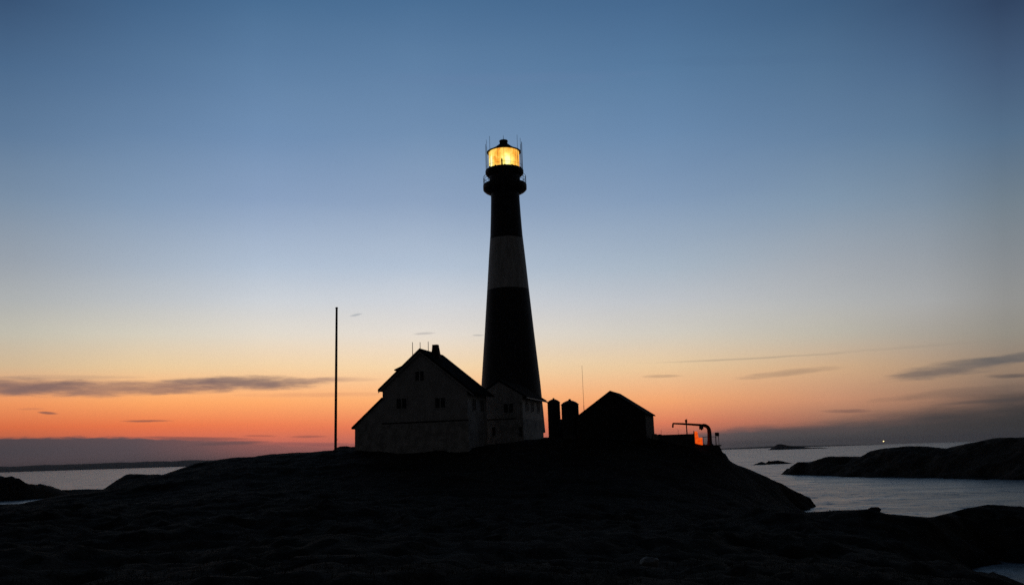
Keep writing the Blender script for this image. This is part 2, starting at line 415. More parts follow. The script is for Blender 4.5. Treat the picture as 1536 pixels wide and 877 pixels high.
# ------------------------------------------------------------------ sea
def water_mat():
    m = bpy.data.materials.new('dusk_sea'); m.use_nodes = True
    t = NT(m.node_tree); b = t.n['Principled BSDF']
    tcn = t.n.new('ShaderNodeTexCoord'); o = tcn.outputs['Object']
    x, y, z = t.sep(o)
    b.inputs['Base Color'].default_value = (0.010, 0.014, 0.017, 1)
    b.inputs['IOR'].default_value = 1.333
    def slopes(vec, scale, detail, ax, ay):
        n = t.n.new('ShaderNodeTexNoise'); t.l.new(vec, n.inputs['Vector'])
        n.inputs['Scale'].default_value = scale; n.inputs['Detail'].default_value = detail; n.inputs['Roughness'].default_value = 0.6
        q = t.sep(n.outputs['Color'])
        return t.m('MULTIPLY', t.m('SUBTRACT', q[0], 0.5), ax), t.m('MULTIPLY', t.m('SUBTRACT', q[1], 0.5), ay)
    big = t.noise(t.comb(t.m('MULTIPLY', x, 0.35), y), 0.04, 4, 0.55)
    calm = t.ss(big, 0.32, 0.68, 0.9, 2.0)
    v1 = t.comb(t.m('MULTIPLY', x, 0.8), t.m('MULTIPLY', y, 1.3))
    a1, b1 = slopes(v1, 0.45, 3, 0.30, 0.50)
    a2, b2 = slopes(v1, 2.6, 3, 0.22, 0.35)
    stre = t.noise(t.comb(t.m('MULTIPLY', x, 0.05), t.m('MULTIPLY', y, 0.16), 3.0), 1.0, 5, 0.6)
    t.put(b.inputs['Roughness'], t.ss(stre, 0.3, 0.7, 0.27, 0.38))
    nx_ = t.m('MULTIPLY', t.m('ADD', a1, a2), calm); ny_ = t.m('MULTIPLY', t.m('ADD', b1, b2), calm)
    nv = t.n.new('ShaderNodeVectorMath'); nv.operation = 'NORMALIZE'
    t.l.new(t.comb(nx_, ny_, 1.0), nv.inputs[0]); t.l.new(nv.outputs[0], b.inputs['Normal'])
    return m
rings = [0, 30, 60, 120, 250, 500, 1000, 2000, 4000, 8000, 14000]
mb = MB(); seg = 96; vs = [(0, 60, 0)]; fs = []
for r in rings[1:]:
    vs += [(r*math.cos(2*math.pi*k/seg), 60+r*math.sin(2*math.pi*k/seg), 0) for k in range(seg)]
fs += [(0, 1+k, 1+(k+1) % seg) for k in range(seg)]
for j in range(len(rings)-2):
    fs += [(1+j*seg+k, 1+(j+1)*seg+k, 1+(j+1)*seg+(k+1) % seg, 1+j*seg+(k+1) % seg) for k in range(seg)]
mb.add(vs, fs)
sea = mb.build('sea', water_mat()); sea['kind'] = 'structure'

# ------------------------------------------------------------------ main island
ridge = [(-150,775,72),(0,756.5,80),(28,756,81),(50,751.5,82),(71,746.5,84),(103,741,88),(133,738.5,92),(155,734,97),(165,726.5,102),(176,718.5,105),(190,710,108),(214,709.5,110),(237,709,110),(243,710.5,110),(258,706,109),
 (275,700,108),(300,691,108),(340,686.5,106),(400,681.5,105),(445,677.5,104),(503,674,103),(530,670,107),
 (532,684,98),(600,685,96.5),(700,685,95),(742,674,97),(780,664,99),(815,656,100),(870,659,100),(930,660,100),(985,658,100.5),
 (1040,669,101),(1078,672,103),(1090,688,104),(1110,695,106),(1130,703,107.5),(1150,711,109),(1162,716,110),(1173,721,111.5),(1185,727,113),(1195,733,115),(1205,738.5,117),(1212,743,118.5),(1216,747,119.5),(1130,704,112),(1150,712,114),(1173,722,116),(1195,734,119.5),(1208,741,122),
 (300,740,78),(450,722,84),(600,712,85),(768,716,84),(900,708,86),(1000,703,90),(1070,715,92),(1150,742,97),(1185,757,103),
 (1180,763,100),
 (150,800,50),(300,800,50),(600,790,52),(768,792,52),(950,786,55),(1100,780,60),(1190,769,65),(1240,766,62),(1275,764.5,61),(1310,763,60),(1326,770,60),(1360,773,59),(1395,776.5,58),
 (1425,769,62),(1445,763,65),(1480,756,67),(1505,757,68),(1526,759,68),
 (0,877,30),(-200,860,34),(300,877,28),(600,877,27),(900,877,26),(1200,870,30),(1350,860,38),(1440,845,46)]
pts = [tuple(P(a, b, c)) for a, b, c in ridge]
for a, b in ((1480,838.5),(1503,855),(1490,866),(1462,880),(1536,845),(1508,841.5)):
    q = PZ(a, b, 0.0); pts.append((q.x, q.y, 0.02))
for a, b, c in ((1520,872,-1.6),(1500,873,-0.7),(1536,877,-2.2),(1515,862,-1.2),(1500,848,-0.3),(1215,751.5,0.05),(1200,758.5,0.05),(1183,763.5,0.05),(1208,760,-0.5),(1225,762,-1.5),(1200,766,-0.6),(1190,767,-0.3),(1240,770,-1.5)):
    q = PZ(a, b, 0.0); pts.append((q.x, q.y, c))
q = PZ(1530, 862, 0); pts += [(q.x, q.y, -2.6), (q.x-0.6, q.y+2.2, -1.6), (q.x+1.0, q.y+3.2, -1.2), (q.x-1.0, q.y-2.0, -1.6), (q.x+1.5, q.y+2, -1.5), (q.x+8, q.y-1, -3.0), (q.x+6, q.y-8, -3), (q.x+25, q.y+4, -3), (q.x+20, q.y-16, -3)]
pts += [(0,0,6.25),(-8,6,6.1),(8,6,6.0),(0,-10,7),(0,-40,8),(-40,0,7.5),(-90,30,6),(-80,60,5),(20,0,5),(30,15,2.2),(34,28,.6),(38,36,-.6),(45,10,-2),(60,-20,-2),(60,30,-3),
 (-60,-60,4),(40,-50,1),(0,-80,-3),(-120,-40,-3),(-140,40,-3),(-130,90,-3),(70,-60,-3),
 (-78,104,1.2),(-66,110,2.0),(-90,120,-1),(-66,128,-.5),(-50,125,5),(-40,130,4),(-55,150,-3),
 (-25,115,9.2),(-10,125,9.6),(0,126,10),(8,126,9.8),(15,118,9.6),(24,113,8.4),(-20,140,5),(0,145,5),(15,140,4),(30,130,.5),(-30,160,-3),(0,168,-3),(25,155,-3),
 (-6,108,9.0),(3,112,9.6),(8,106,9.7),
 (44,121,-1.0),(41,112,-.6),(50,110,-3),(46,130,-3),(37,100,-.5),(34,92,-.2),(45,84,-2.5),(38,78,.2),(60,95,-3),(55,72,-.5),(48,74,-.8),(46,80,-2.2),
 (60,60,.3),(70,70,-3),(38,57,1.6),(30,50,1.5),(44,52,-.3),(24,72,1.0),(30,76,.2)]
xs = axis(-170, 105, -75, 62, 0.38); ys = axis(-95, 185, 14, 128, 0.38)
GX, GY = np.meshgrid(xs, ys)
def relief(x, y):
    a = 1-0.9*np.exp(-(x**2+y**2)/60)
    wx, wy = x+2.2*fbm(x/6, y/6, 30, 3), y+2.2*fbm(x/6, y/6, 35, 3)
    r = 0.9*fbm(wx/11, wy/9, 3, 5)+0.75*ridged(wx/7, wy/8, 11)+0.30*ridged(wx/2.1, wy/2.4, 17)
    slab = np.floor(r*3.2+0.5)/3.2                     # ice worn ledges
    fg = np.clip((78-y)/18, 0, 1)*np.clip((y-8)/10, 0, 1)
    return (0.62+0.55*fg)*a*(0.75*r+0.25*slab+0.20*fbm(x/1.0, y/1.0, 21, 4)+0.16*ridged(x/1.6, y/1.5, 27, 3))
pa = np.array(pts)
nz = relief(pa[:, 0], pa[:, 1])
GZ = RBF([(a_, b_, c_-n_) for (a_, b_, c_), n_ in zip(pts, nz)])(GX, GY)+relief(GX, GY)
# the hill must not stand higher than its crest line
def px_row(X, Y, Z):
    d = np.stack([X, Y, Z-CAMH], -1)
    w_ = np.maximum(d@np.array(FWD), 1.0)
    return IW/2+FPX*(d@np.array(RGT))/w_, IH/2-FPX*(d@np.array(UPV))/w_, w_/FPX
PX, PR, MP = px_row(GX, GY, GZ)
def trim(crest, sel, keep=0.10, wob=1.0):
    global GZ
    c_ = np.array(sorted((q[0], q[1]) for q in crest))
    want = np.interp(PX, c_[:, 0], c_[:, 1])
    want = want+wob*2.2*ridged(GX/1.1, GY/1.3, 71, 3)+wob*(ridged(GX/3.2, GY/4.0, 51, 4)*5.0+1.0)*np.clip((744-want)/10, 0, 1)
    over = np.where(sel & (PX >= c_[0, 0]) & (PX <= c_[-1, 0]), np.maximum(want-PR, 0), 0)
    GZ = GZ-over*MP*(1-keep)
trim(ridge[:21], (GY > 45) & (GY < 150))
trim([(1090,687,0),(1100,694.5,0),(1110,698.5,0),(1128,706,0),(1150,714.5,0),(1172,723.5,0),(1185,731,0),(1205,741,0),(1216,746.5,0),(1218,752,0),(1224,760,0),(1234,770,0),(1310,790,0)], GY > 88)
trim([q for q in ridge if q[0] >= 1185 and 55 < q[2] < 75 and q[1] < 790], (GY > 20) & (GY < 78), wob=0.6)
island = grid_mesh('island', xs, ys, GZ, M['ground'])
def ground(x, y):
    i = int(np.clip(np.searchsorted(xs, x)-1, 0, len(xs)-2)); j = int(np.clip(np.searchsorted(ys, y)-1, 0, len(ys)-2))
    u, v = (x-xs[i])/(xs[i+1]-xs[i]), (y-ys[j])/(ys[j+1]-ys[j])
    return float((GZ[j, i]*(1-u)+GZ[j, i+1]*u)*(1-v)+(GZ[j+1, i]*(1-u)+GZ[j+1, i+1]*u)*v)

# ------------------------------------------------------------------ other land
def land(name, crest, base_px, x0, x1, y0, y1, step, amp=0.5, deep=-3.0, extra=(), seed=5, sc=9.0, lift=0.0):
    pts = [tuple(P(c[0], c[1]-lift, c[2])) for c in crest]+([tuple(P(c[0], c[1]-lift, c[2]-9)) for c in crest] if lift else [])
    for a, b in base_px:
        q = PZ(a, b, 0.0); pts += [(q.x, q.y, 0.05)]
        d = (q-Vector((0, 0, 0))).normalized(); pts.append((q.x-d.x*10, q.y-d.y*10, deep*0.5))
    pts += list(extra)
    xs, ys = np.arange(x0, x1, step), np.arange(y0, y1, step)
    X, Y = np.meshgrid(xs, ys)
    def rel(x, y):
        wx, wy = x+0.25*sc*fbm(x/sc*1.5, y/sc*1.5, seed+3, 3), y+0.25*sc*fbm(x/sc*1.5, y/sc*1.5, seed+4, 3)
        r = fbm(wx/sc, wy/sc, seed, 6, 0.55)+0.8*ridged(wx/sc*1.6, wy/sc*1.2, seed+9)+0.25*ridged(wx/sc*5, wy/sc*5, seed+19)
        return amp*r
    pa = np.array(pts); nz = rel(pa[:, 0], pa[:, 1])
    Z = RBF([(p_[0], p_[1], p_[2]-q_) for p_, q_ in zip(pts, nz)])(X, Y)+rel(X, Y)
    if lift:
        px_, row_, mp_ = px_row(X, Y, Z)
        c_ = np.array([(q[0], q[1]) for q in crest])
        want = np.interp(px_, c_[:, 0], c_[:, 1])+3.2*ridged(X/4.5, Y/6, seed+31, 4)+0.4
        Z = Z-np.where(px_ >= c_[0, 0], np.maximum(want-row_, 0), 0)*mp_*0.93
    return grid_mesh(name, xs, ys, Z, M['rock'])
land('headland',
     [(1181,706,272),(1186,699,268),(1196,692.5,262),(1216,692.5,258),(1226,688.5,256),(1238,685,255),(1262,684.5,252),(1290,685,248),(1306,676,245),(1322,672.5,242),(1350,669.5,236),(1376,668.5,232),(1396,670,228),(1420,672,224),(1450,665.5,218),(1490,657,211),(1512,655.5,207),(1536,655.5,204),(1580,650,196),(1650,652,185)],
     [(1180,707),(1200,710),(1240,713),(1290,715),(1340,715.5),(1400,716),(1470,717.5),(1536,719.5),(1600,723),(1680,728)],
     75, 230, 120, 330, 0.7, 1.6, extra=[(88,282,-3),(100,300,-3),(130,290,-2),(150,270,1),(170,250,2),(190,220,2),(170,290,-3),(220,240,-3),(225,180,-2),(78,268,-3),(P(1172,700,280).x,280,-2.5),(P(1170,700,268).x,268,-2.5),(P(1174,700,290).x,290,-3),(P(1162,700,262).x,262,-3)], seed=41, lift=1.5)
land('islet', [(-120,712,262),(-40,712,258),(0,712.5,252),(20,713,250),(29,716,249),(35,721.5,249),(48,723.5,252),(60,724.5,256),(75,728,266),(87,731.3,282)],
     [(-120,756),(-60,753.5),(0,751),(13,750),(36,747.7),(60,743),(75,736.5),(88,732.6)],
     -290, -120, 185, 330, 0.8, 0.3, extra=[(-165,303,-2),(-158,320,-3),(-190,310,-2),(-240,310,-2),(-148,290,-2),(-145,270,-3),(-135,250,-3),(-128,220,-3)], seed=61, sc=7)
land('skerry', [(1142,691.5,415),(1152,690,418),(1166,690,420),(1173,691.5,418)], [(1136,694.6),(1150,695.4),(1166,695),(1178,693)],
     105, 150, 380, 450, 0.8, 0.3, extra=[(118,432,-2),(130,436,-2),(112,420,-2),(142,420,-2)], seed=71, sc=5)
osk = [(px_, yy, z_) for px_, zc in ((1156,.2),(1160,5.5),(1166,11.5),(1172,11.8),(1178,10),(1184,6.5),(1192,6),(1200,6.2),(1206,4),(1212,1.5),(1222,1.6),(1232,1.8),(1240,.4)) for yy, z_ in ((2560, -2.5), (2585, zc*0.6), (2620, zc*1.4), (2660, zc*1.1), (2700, -2.5))]
land('outer_skerry', [], [], 760, 1020, 2500, 2780, 3.5, 0.7, deep=-8,
     extra=[(P(a_, 670, b_).x, b_, c_) for a_, b_, c_ in osk]+[(P(a_, 670, b_).x, b_, -4) for a_ in (1145, 1252) for b_ in (2540, 2620, 2720)], seed=81, sc=22)
land('reef', [(92,733.6,286),(112,733.3,288),(135,733.1,288),(160,732.8,288)], [(84,740.3),(108,738.6),(140,736.6),(165,735.5)], -175, -95, 245, 320, 0.7, 0.15,
     extra=[(-165,250,-2),(-162,275,-1.5),(-160,300,-2),(-140,310,-2),(-120,310,-2),(-120,250,-3),(-140,250,-3)], seed=91, sc=5)
# far coast low on the horizon
def far_coast(name, x0px, x1px, toprow, Y, seed, thick=1500, amp=0.35):
    a, b = P(x0px, 690, Y).x, P(x1px, 690, Y).x
    xs = np.linspace(a, b, 240); ys = np.linspace(Y, Y+thick, 7)
    X, Yv = np.meshgrid(xs, ys)
    hpx = np.interp(xs, np.linspace(a, b, len(toprow)), toprow)
    prof = np.array([-0.05, 0.45, 0.8, 1.0, 0.9, 0.5, -0.1])[:, None]
    Z = hpx[None]*Y/FPX*prof*(1+amp*fbm(X/380, Yv/380, seed, 6, 0.6))
    return grid_mesh(name, xs, ys, Z, M['rock'])
far_coast('far_coast', -500, 420, [8, 8.5, 9, 9, 9, 10, 10, 10, 9.5, 9, 8], 7400, 12, amp=0.25)
far_coast('low_coast', 900, 1330, [2.0, 1.6, 1.5, 1.8, 2.2, 1.4, 0.8], 9000, 14, amp=0.8)

# ------------------------------------------------------------------ lighthouse
LB = P(767, 596, 126); LX, LY = LB.x, LB.y
lh = empty('lighthouse', (LX, LY, 0), 0, 'tall black lighthouse with one white band and a glowing lantern on top', 'lighthouse')
def lz(row):                                  # height on the tower axis that shows at this photo row
    lo, hi = 0.0, 90.0
    for _ in range(50):
        m_ = (lo+hi)/2; d = Vector((LX, LY, m_))-CAM
        r_ = IH/2-FPX*d.dot(UPV)/d.dot(FWD)
        if r_ > row: lo = m_
        else: hi = m_
    return lo
def lr(half, row): return half*mpp(Vector((LX, LY, lz(row))))
prof = [(47.2, 615), (45.8, 597), (44.2, 575), (37.2, 500), (30.9, 429), (27.2, 385), (24.2, 353), (22.6, 325), (21.5, 300), (21.4, 289)]
MB().lathe([(lr(h, r)*1.0, lz(r)) for h, r in [(49.5, 650)]+prof], 96).build('tower', tower_mat(0, CAMH+(lz(430)-CAMH)*0.975, CAMH+(lz(353.5)-CAMH)*0.980), lh)
rows = lambda L: [(lr(h, r), lz(r)) for h, r in L]
g1 = MB().lathe(rows([(21.4, 291.6), (23.6, 290.4), (30.4, 286.8), (32.6, 284.6), (32.7, 278.6), (32.5, 278), (23, 277.9)]), 64).build('lower_gallery', M['iron'], lh)
mb = MB(); R1 = lr(31.9, 272)
for k in range(20):
    a = 2*math.pi*(k+0.3)/20; x, y = R1*math.cos(a), R1*math.sin(a)
    mb.tube([(x, y, lz(278)), (x, y, lz(265.6))], 0.035, 6)
for rr in (lz(266), lz(270), lz(274)):
    mb.tube([(R1*math.cos(2*math.pi*k/48), R1*math.sin(2*math.pi*k/48), rr) for k in range(49)], 0.03, 6)
mb.build('gallery_railing', M['steel'], g1)
MB().lathe(rows([(23, 278.4), (23.2, 266), (23.2, 265)]), 64).build('watch_room', M['iron'], lh)
g2 = MB().lathe(rows([(23, 265.4), (25, 264.4), (27.4, 262.2), (28.6, 260.2), (28.6, 256.8), (28.2, 256.1), (24.6, 256.0), (24.6, 255.3), (23, 255.2)]), 64).build('upper_gallery', M['iron'], lh)
R2 = lr(27.4, 250)
for k in range(14):                            # lumpy fittings bolted along the gallery rim
    a = 2*math.pi*(k+random.random()*0.6)/14; h = 0.14+0.16*random.random()
    x, y = (R2-0.12)*math.cos(a), (R2-0.12)*math.sin(a)
    MB().lathe([(0.14, lz(256.3)), (0.13, lz(256.3)+h*0.7), (0.06, lz(256.3)+h)], 8, x, y).build('rim_fitting', M['iron'], g2)
x, y = lr(-3.2, 250), -lr(26.3, 250)
MB().lathe([(0.13, lz(256.3)), (0.10, lz(251)), (0.13, lz(249.5)), (0.10, lz(247.5)), (0.02, lz(246))], 10, x, y).build('signal_post', M['iron'], g2)
# stanchions that rise round the lantern
for a_deg, top in ((180, 216), (187, 217), (200, 212.5), (222, 210), (318, 209.5), (338, 212), (350, 215), (0, 214.5), (160, 216), (20, 214), (60, 214), (120, 214)):
    a = rad(a_deg+random.uniform(-2, 2)); x, y = R2*math.cos(a), R2*math.sin(a)
    MB().tube([(x, y, lz(256.5)), (x, y, lz(top))], 0.040, 6, 0.026).build('stanchion', M['steel'], lh)
mb = MB()
mb.tube([(R2*math.cos(2*math.pi*k/48), R2*math.sin(2*math.pi*k/48), lz(251)) for k in range(49)], 0.014, 6)
mb.build('upper_railing', M['steel'], g2)
# lantern: glazing, frame, lens, lamp, roof
RG = lr(24.2, 240); zb, zt = lz(255.6), lz(228.5)
gm = bpy.data.materials.new('lantern_glass'); gm.use_nodes = True
t = NT(gm.node_tree); t.n.clear()
tr, gl, mx, ou = t.n.new('ShaderNodeBsdfTransparent'), t.n.new('ShaderNodeBsdfGlossy'), t.n.new('ShaderNodeMixShader'), t.n.new('ShaderNodeOutputMaterial')
gl.inputs['Roughness'].default_value = 0.05; tr.inputs[0].default_value = (0.97, 0.95, 0.92, 1); mx.inputs[0].default_value = 0.05
t.l.new(tr.outputs[0], mx.inputs[1]); t.l.new(gl.outputs[0], mx.inputs[2]); t.l.new(mx.outputs[0], ou.inputs[0])
mb = MB(); n = 16
for k in range(n):
    a0, a1 = 2*math.pi*k/n, 2*math.pi*(k+1)/n
    mb.add([(RG*math.cos(a0), RG*math.sin(a0), zb), (RG*math.cos(a1), RG*math.sin(a1), zb), (RG*math.cos(a1), RG*math.sin(a1), zt), (RG*math.cos(a0), RG*math.sin(a0), zt)], [(0, 1, 2, 3)])
lg = mb.build('lantern_glazing', gm, lh)
mb = MB(); RF = RG+0.02
for k in range(n):
    a = 2*math.pi*k/n
    mb.tube([(RF*math.cos(a), RF*math.sin(a), zb), (RF*math.cos(a), RF*math.sin(a), zt)], 0.016, 6)
mb.build('glazing_bar', M['rust'], lg)
def lens_mat():
    m = bpy.data.materials.new('lit_lens'); m.use_nodes = True
    t = NT(m.node_tree); b = t.n['Principled BSDF']
    tcn = t.n.new('ShaderNodeTexCoord'); o = tcn.outputs['Object']
    x, y, z = t.sep(o)
    zz = t.m('DIVIDE', t.m('SUBTRACT', z, zb), zt-zb)
    n1 = t.noise(t.comb(x, y, t.m('MULTIPLY', z, 0.9)), 1.05, 4, 0.6, 0.6)
    n2 = t.noise(t.comb(t.m('MULTIPLY', x, 2.2), t.m('MULTIPLY', y, 2.2), t.m('MULTIPLY', z, 0.8)), 1.3, 3, 0.6)
    # brightest where the flame sits, low in the lens
    dx = t.m('SUBTRACT', x, 0.42); dz = t.m('SUBTRACT', zz, 0.30)
    core = t.m('EXPONENT', t.m('MULTIPLY', t.m('ADD', t.m('MULTIPLY', t.m('MULTIPLY', dx, dx), 1.3), t.m('MULTIPLY', t.m('MULTIPLY', dz, dz), 5.0)), -1.0))
    ax = t.m('ADD', x, 2.0); edge = t.m('EXPONENT', t.m('MULTIPLY', t.m('ADD', t.m('MULTIPLY', t.m('MULTIPLY', ax, ax), 7.0), t.m('MULTIPLY', t.m('MULTIPLY', dz, dz), 3.0)), -1.0))
    v = t.m('ADD', t.m('ADD', t.m('MULTIPLY', core, 0.85), t.m('MULTIPLY', edge, 0.75)), t.m('ADD', t.m('MULTIPLY', t.m('SUBTRACT', n1, 0.5), 1.1), t.m('MULTIPLY', t.m('SUBTRACT', n2, 0.5), 0.6)))
    v = t.m('ADD', v, 0.24, clamp=True)
    col = t.ramp(v, [(0.0, lin((205, 124, 48))), (0.22, lin((250, 172, 62))), (0.45, lin((255, 206, 98))), (0.7, lin((255, 238, 120))), (1.0, lin((255, 252, 190)))])
    t.l.new(col, b.inputs['Emission Color']); b.inputs['Emission Strength'].default_value = 1.25
    b.inputs['Base Color'].default_value = (0.02, 0.02, 0.02, 1); b.inputs['Roughness'].default_value = 0.4
    return m
pr = []; nr = 14; RL = RG-0.13                # ribbed Fresnel barrel
for k in range(nr):
    za, zc = zb+0.05+(zt-zb-0.1)*k/nr, zb+0.05+(zt-zb-0.1)*(k+1)/nr
    pr += [(RL-0.05, za), (RL, za+(zc-za)*0.35), (RL-0.03, zc-0.004)]
lens = MB().lathe(pr, 64).build('lens', lens_mat(), lh)
MB().lathe(rows([(25.2, 229.4), (25.6, 228.4), (18.5, 225), (13, 221.6), (9, 218.6), (6.3, 216.2)]), 64).build('lantern_roof', M['iron'], lh)
vt = MB().lathe(rows([(6.0, 216.8), (5.8, 213.2), (6.6, 212.6), (6.2, 211.2), (3.5, 210.3), (0.8, 209.8)]), 32).build('roof_vent', M['iron'], lh)
MB().tube([(0, 0, lz(210.2)), (0, 0, lz(203))], 0.05, 6, 0.02).build('lightning_rod', M['steel'], vt)

# ------------------------------------------------------------------ houses
class Frame:                                  # a house frame: front plane, x right, y back
    def __init__(s, px, py, Y, yaw_deg):
        s.o = P(px, py, Y); s.yaw = rad(yaw_deg)
        s.ex = Vector((math.cos(s.yaw), -math.sin(s.yaw), 0)); s.ey = Vector((math.sin(s.yaw), math.cos(s.yaw), 0))
    def local(s, pt):
        d = pt-s.o; return d.dot(s.ex), d.dot(s.ey), d.z
    def front(s, px, py, y=0.0):              # local x,z of a photo point on the plane at local depth y
        x, _, z = s.local(hit(px, py, s.o+s.ey*y, s.ey)); return x, z
    def side(s, px, py, x):                   # local y,z on the plane at local x
        _, y, z = s.local(hit(px, py, s.o+s.ex*x, s.ex)); return y, z
def window(par, x0, x1, z0, z1, y, cols=2, fm=None):   # on a wall facing -y
    f = MB(); b = 0.09
    f.box(x0, x1, y-0.06, y, z0, z0+b); f.box(x0, x1, y-0.06, y, z1-b, z1)
    f.box(x0, x0+b, y-0.058, y, z0+b, z1-b); f.box(x1-b, x1, y-0.058, y, z0+b, z1-b)
    for c in range(1, cols):
        xc = x0+(x1-x0)*c/cols; f.box(xc-0.06, xc+0.06, y-0.05, y, z0+b, z1-b)
    fo = f.build('window', fm or M['boards'], par)
    p = MB()
    for c in range(cols):
        xa, xb = x0+(x1-x0)*c/cols, x0+(x1-x0)*(c+1)/cols
        p.box(xa+b*0.9, xb-b*0.9, y-0.02, y-0.005, z0+b, z1-b)
    p.build('pane', M['glass'], fo)
def side_window(par, y0, y1, z0, z1, x):      # on a wall facing +x
    f = MB(); b = 0.09
    f.box(x, x+0.06, y0, y1, z0, z0+b); f.box(x, x+0.06, y0, y1, z1-b, z1)
    f.box(x, x+0.058, y0, y0+b, z0+b, z1-b); f.box(x, x+0.058, y1-b, y1, z0+b, z1-b)
    f.box(x, x+0.05, (y0+y1)/2-0.05, (y0+y1)/2+0.05, z0+b, z1-b)
    fo = f.build('window', M['boards'], par)
    MB().box(x+0.005, x+0.02, y0+b*0.9, y1-b*0.9, z0+b, z1-b).build('pane', M['glass'], fo)
def roof_poly(xl, zl, zr, xr, zrr, xa=0.0, t=0.26):
    return [(xl, zl), (xl, zl-t), (xa, zr-t*1.35), (xr, zrr-t), (xr, zrr), (xa, zr)]

# main house
H = Frame(632, 683, 100, 16)
mh = empty('keepers_house', H.o, -H.yaw, 'large pale gabled house with lean-to, tapered chimney and three thin aerials', 'house')
xa, za = H.front(631, 522.5)
xl, zl = H.front(573.8, 590); xr, _ = H.front(701, 590)
xel, zel = H.front(568.6, 584); xer, zer = H.front(712, 587.5)
slL, slR = (za-zel)/(xa-xel), (za-zer)/(xer-xa)
_, zfl = H.front(632, 632.5)
L_ = H.side(729, 583, xer)[0]
L_ = max(7.0, min(11.0, L_))
zb_ = -2.5
MB().prism([(xl, zfl), (xr, zfl), (xr, za-slR*(xr-xa)-0.3), (xa, za-0.36), (xl, za-slL*(xa-xl)-0.3)], 0, L_).build('wall', M['boards'], mh)
xf0, _ = H.front(532.6, 655); xf1 = xr
MB().prism([(xf0, zb_), (xf1+0.06, zb_), (xf1+0.06, zfl), (xf0, zfl)], -0.05, L_-0.02).build('foundation', M['stone'], mh)
MB().box(xl-0.02, xr+0.09, -0.10, -0.002, zfl-0.09, zfl+0.07).build('sill_board', M['tar'], mh)
rf = MB().prism([(xel, zel), (xel, zel-0.24), (xa, za-0.34), (xer, zer-0.24), (xer, zer), (xa, za)], -0.38, L_+0.38).build('roof', M['slate'], mh)
# bargeboards and gutter read a little paler
mb = MB(); mb.prism([(xel+0.05, zel-0.26), (xel+0.05, zel-0.44), (xa, za-0.56), (xa, za-0.36)], -0.34, -0.28)
mb.prism([(xa+0.001, za-0.36), (xa+0.001, za-0.56), (xer-0.05, zer-0.44), (xer-0.05, zer-0.26)], -0.34, -0.28)
mb.build('bargeboard', M['boards'], mh)
# chimney
yc = 3.2
cx0, _ = H.front(647.6, 534, yc); cx1, _ = H.front(661, 534, yc)
tx0, ct = H.front(649.6, 517.3, yc); tx1, _ = H.front(657.0, 517.3, yc)
cb = za-1.6
ch = MB()
cw = 0.42
ch.add([(cx0, yc-cw, cb), (cx1+0.05, yc-cw, cb), (cx1+0.05, yc+cw, cb), (cx0, yc+cw, cb), (tx0, yc-cw*0.75, ct-0.12), (tx1, yc-cw*0.75, ct-0.12), (tx1, yc+cw*0.75, ct-0.12), (tx0, yc+cw*0.75, ct-0.12)],
       [(0, 3, 2, 1), (4, 5, 6, 7), (0, 1, 5, 4), (1, 2, 6, 5), (2, 3, 7, 6), (3, 0, 4, 7)])
ch.box(tx0-0.01, tx1+0.01, yc-cw*0.78, yc+cw*0.78, ct-0.118, ct)
ch.build('chimney', M['brick'], rf)
# small shed dormer on the left slope
yd0, yd1 = 1.6, 4.4
dx0, dz0 = H.front(592.3, 554, yd0); dx1, dz1 = H.front(603.5, 548.6, yd0)
dorm = MB().prism([(dx0, dz0), (dx0, dz0-0.16), (dx0+0.3, dz0-0.03), (dx1+0.5, dz1-0.2), (dx1+0.05, dz1+0.02)], yd0-0.2, yd1+0.2).build('dormer', M['slate'], rf)
zs = za-slL*(xa-(dx0+0.32))
MB().prism([(dx0+0.32, zs-0.3), (dx1+0.4, zs-0.3), (dx1+0.4, dz1-0.1), (dx0+0.32, dz0-0.06)], yd0, yd1).build('dormer_wall', M['boards'], dorm)
# roof aerials
for ax_, top, bot, yy in ((619, 513, 536, 1.0), (630.4, 513, 527, 0.7), (642.6, 512, 533, 2.4)):
    x0, z1_ = H.front(ax_-0.3, top, yy); x1_, z0_ = H.front(ax_, bot, yy)
    MB().tube([(x1_, yy, z0_-0.5), (x0, yy, z1_)], 0.045, 6, 0.035).build('aerial', M['steel'], rf)
# lean-to
lx1, lz1 = H.front(574, 596); lx0, lz0 = H.front(528.2, 641); wx0, _ = H.front(532.6, 655)
sl = (lz1-lz0)/(lx1-lx0)
lt = MB().prism([(wx0, zfl+0.01), (xl-0.002, zfl+0.01), (xl-0.002, lz1-0.22), (wx0, lz1-sl*(lx1-wx0)-0.22)] if lz1-sl*(lx1-wx0)-0.22 > zfl+0.02 else
           [(wx0+(zfl-(lz1-sl*(lx1-wx0)-0.22))/sl, zfl+0.01), (xl-0.002, zfl+0.01), (xl-0.002, lz1-0.22)], 0.004, L_-1.5).build('lean_to', M['boards'], mh)
MB().prism([(lx0, lz0), (lx0+0.05, lz0-0.2), (lx1-0.01, lz1-0.22), (lx1-0.01, lz1+0.02)], -0.25, L_-1.3).build('lean_to_roof', M['slate'], lt)
# windows in the front gable, and on the right wall
for c0, c1, r0, r1 in ((594, 611, 597, 613), (652, 669, 596, 612)):
    x0, z1_ = H.front(c0, r0); x1_, z0_ = H.front(c1, r1)
    window(mh, x0, x1_, z0_, z1_, 0.0)
x0, z1_ = H.front(622, 556); x1_, z0_ = H.front(637, 571)
window(mh, x0, x1_, z0_, z1_, 0.0)
sz0 = zfl+1.1
side_window(mh, 1.6, 2.9, sz0, sz0+1.5, xr); side_window(mh, 4.6, 5.9, sz0, sz0+1.5, xr)

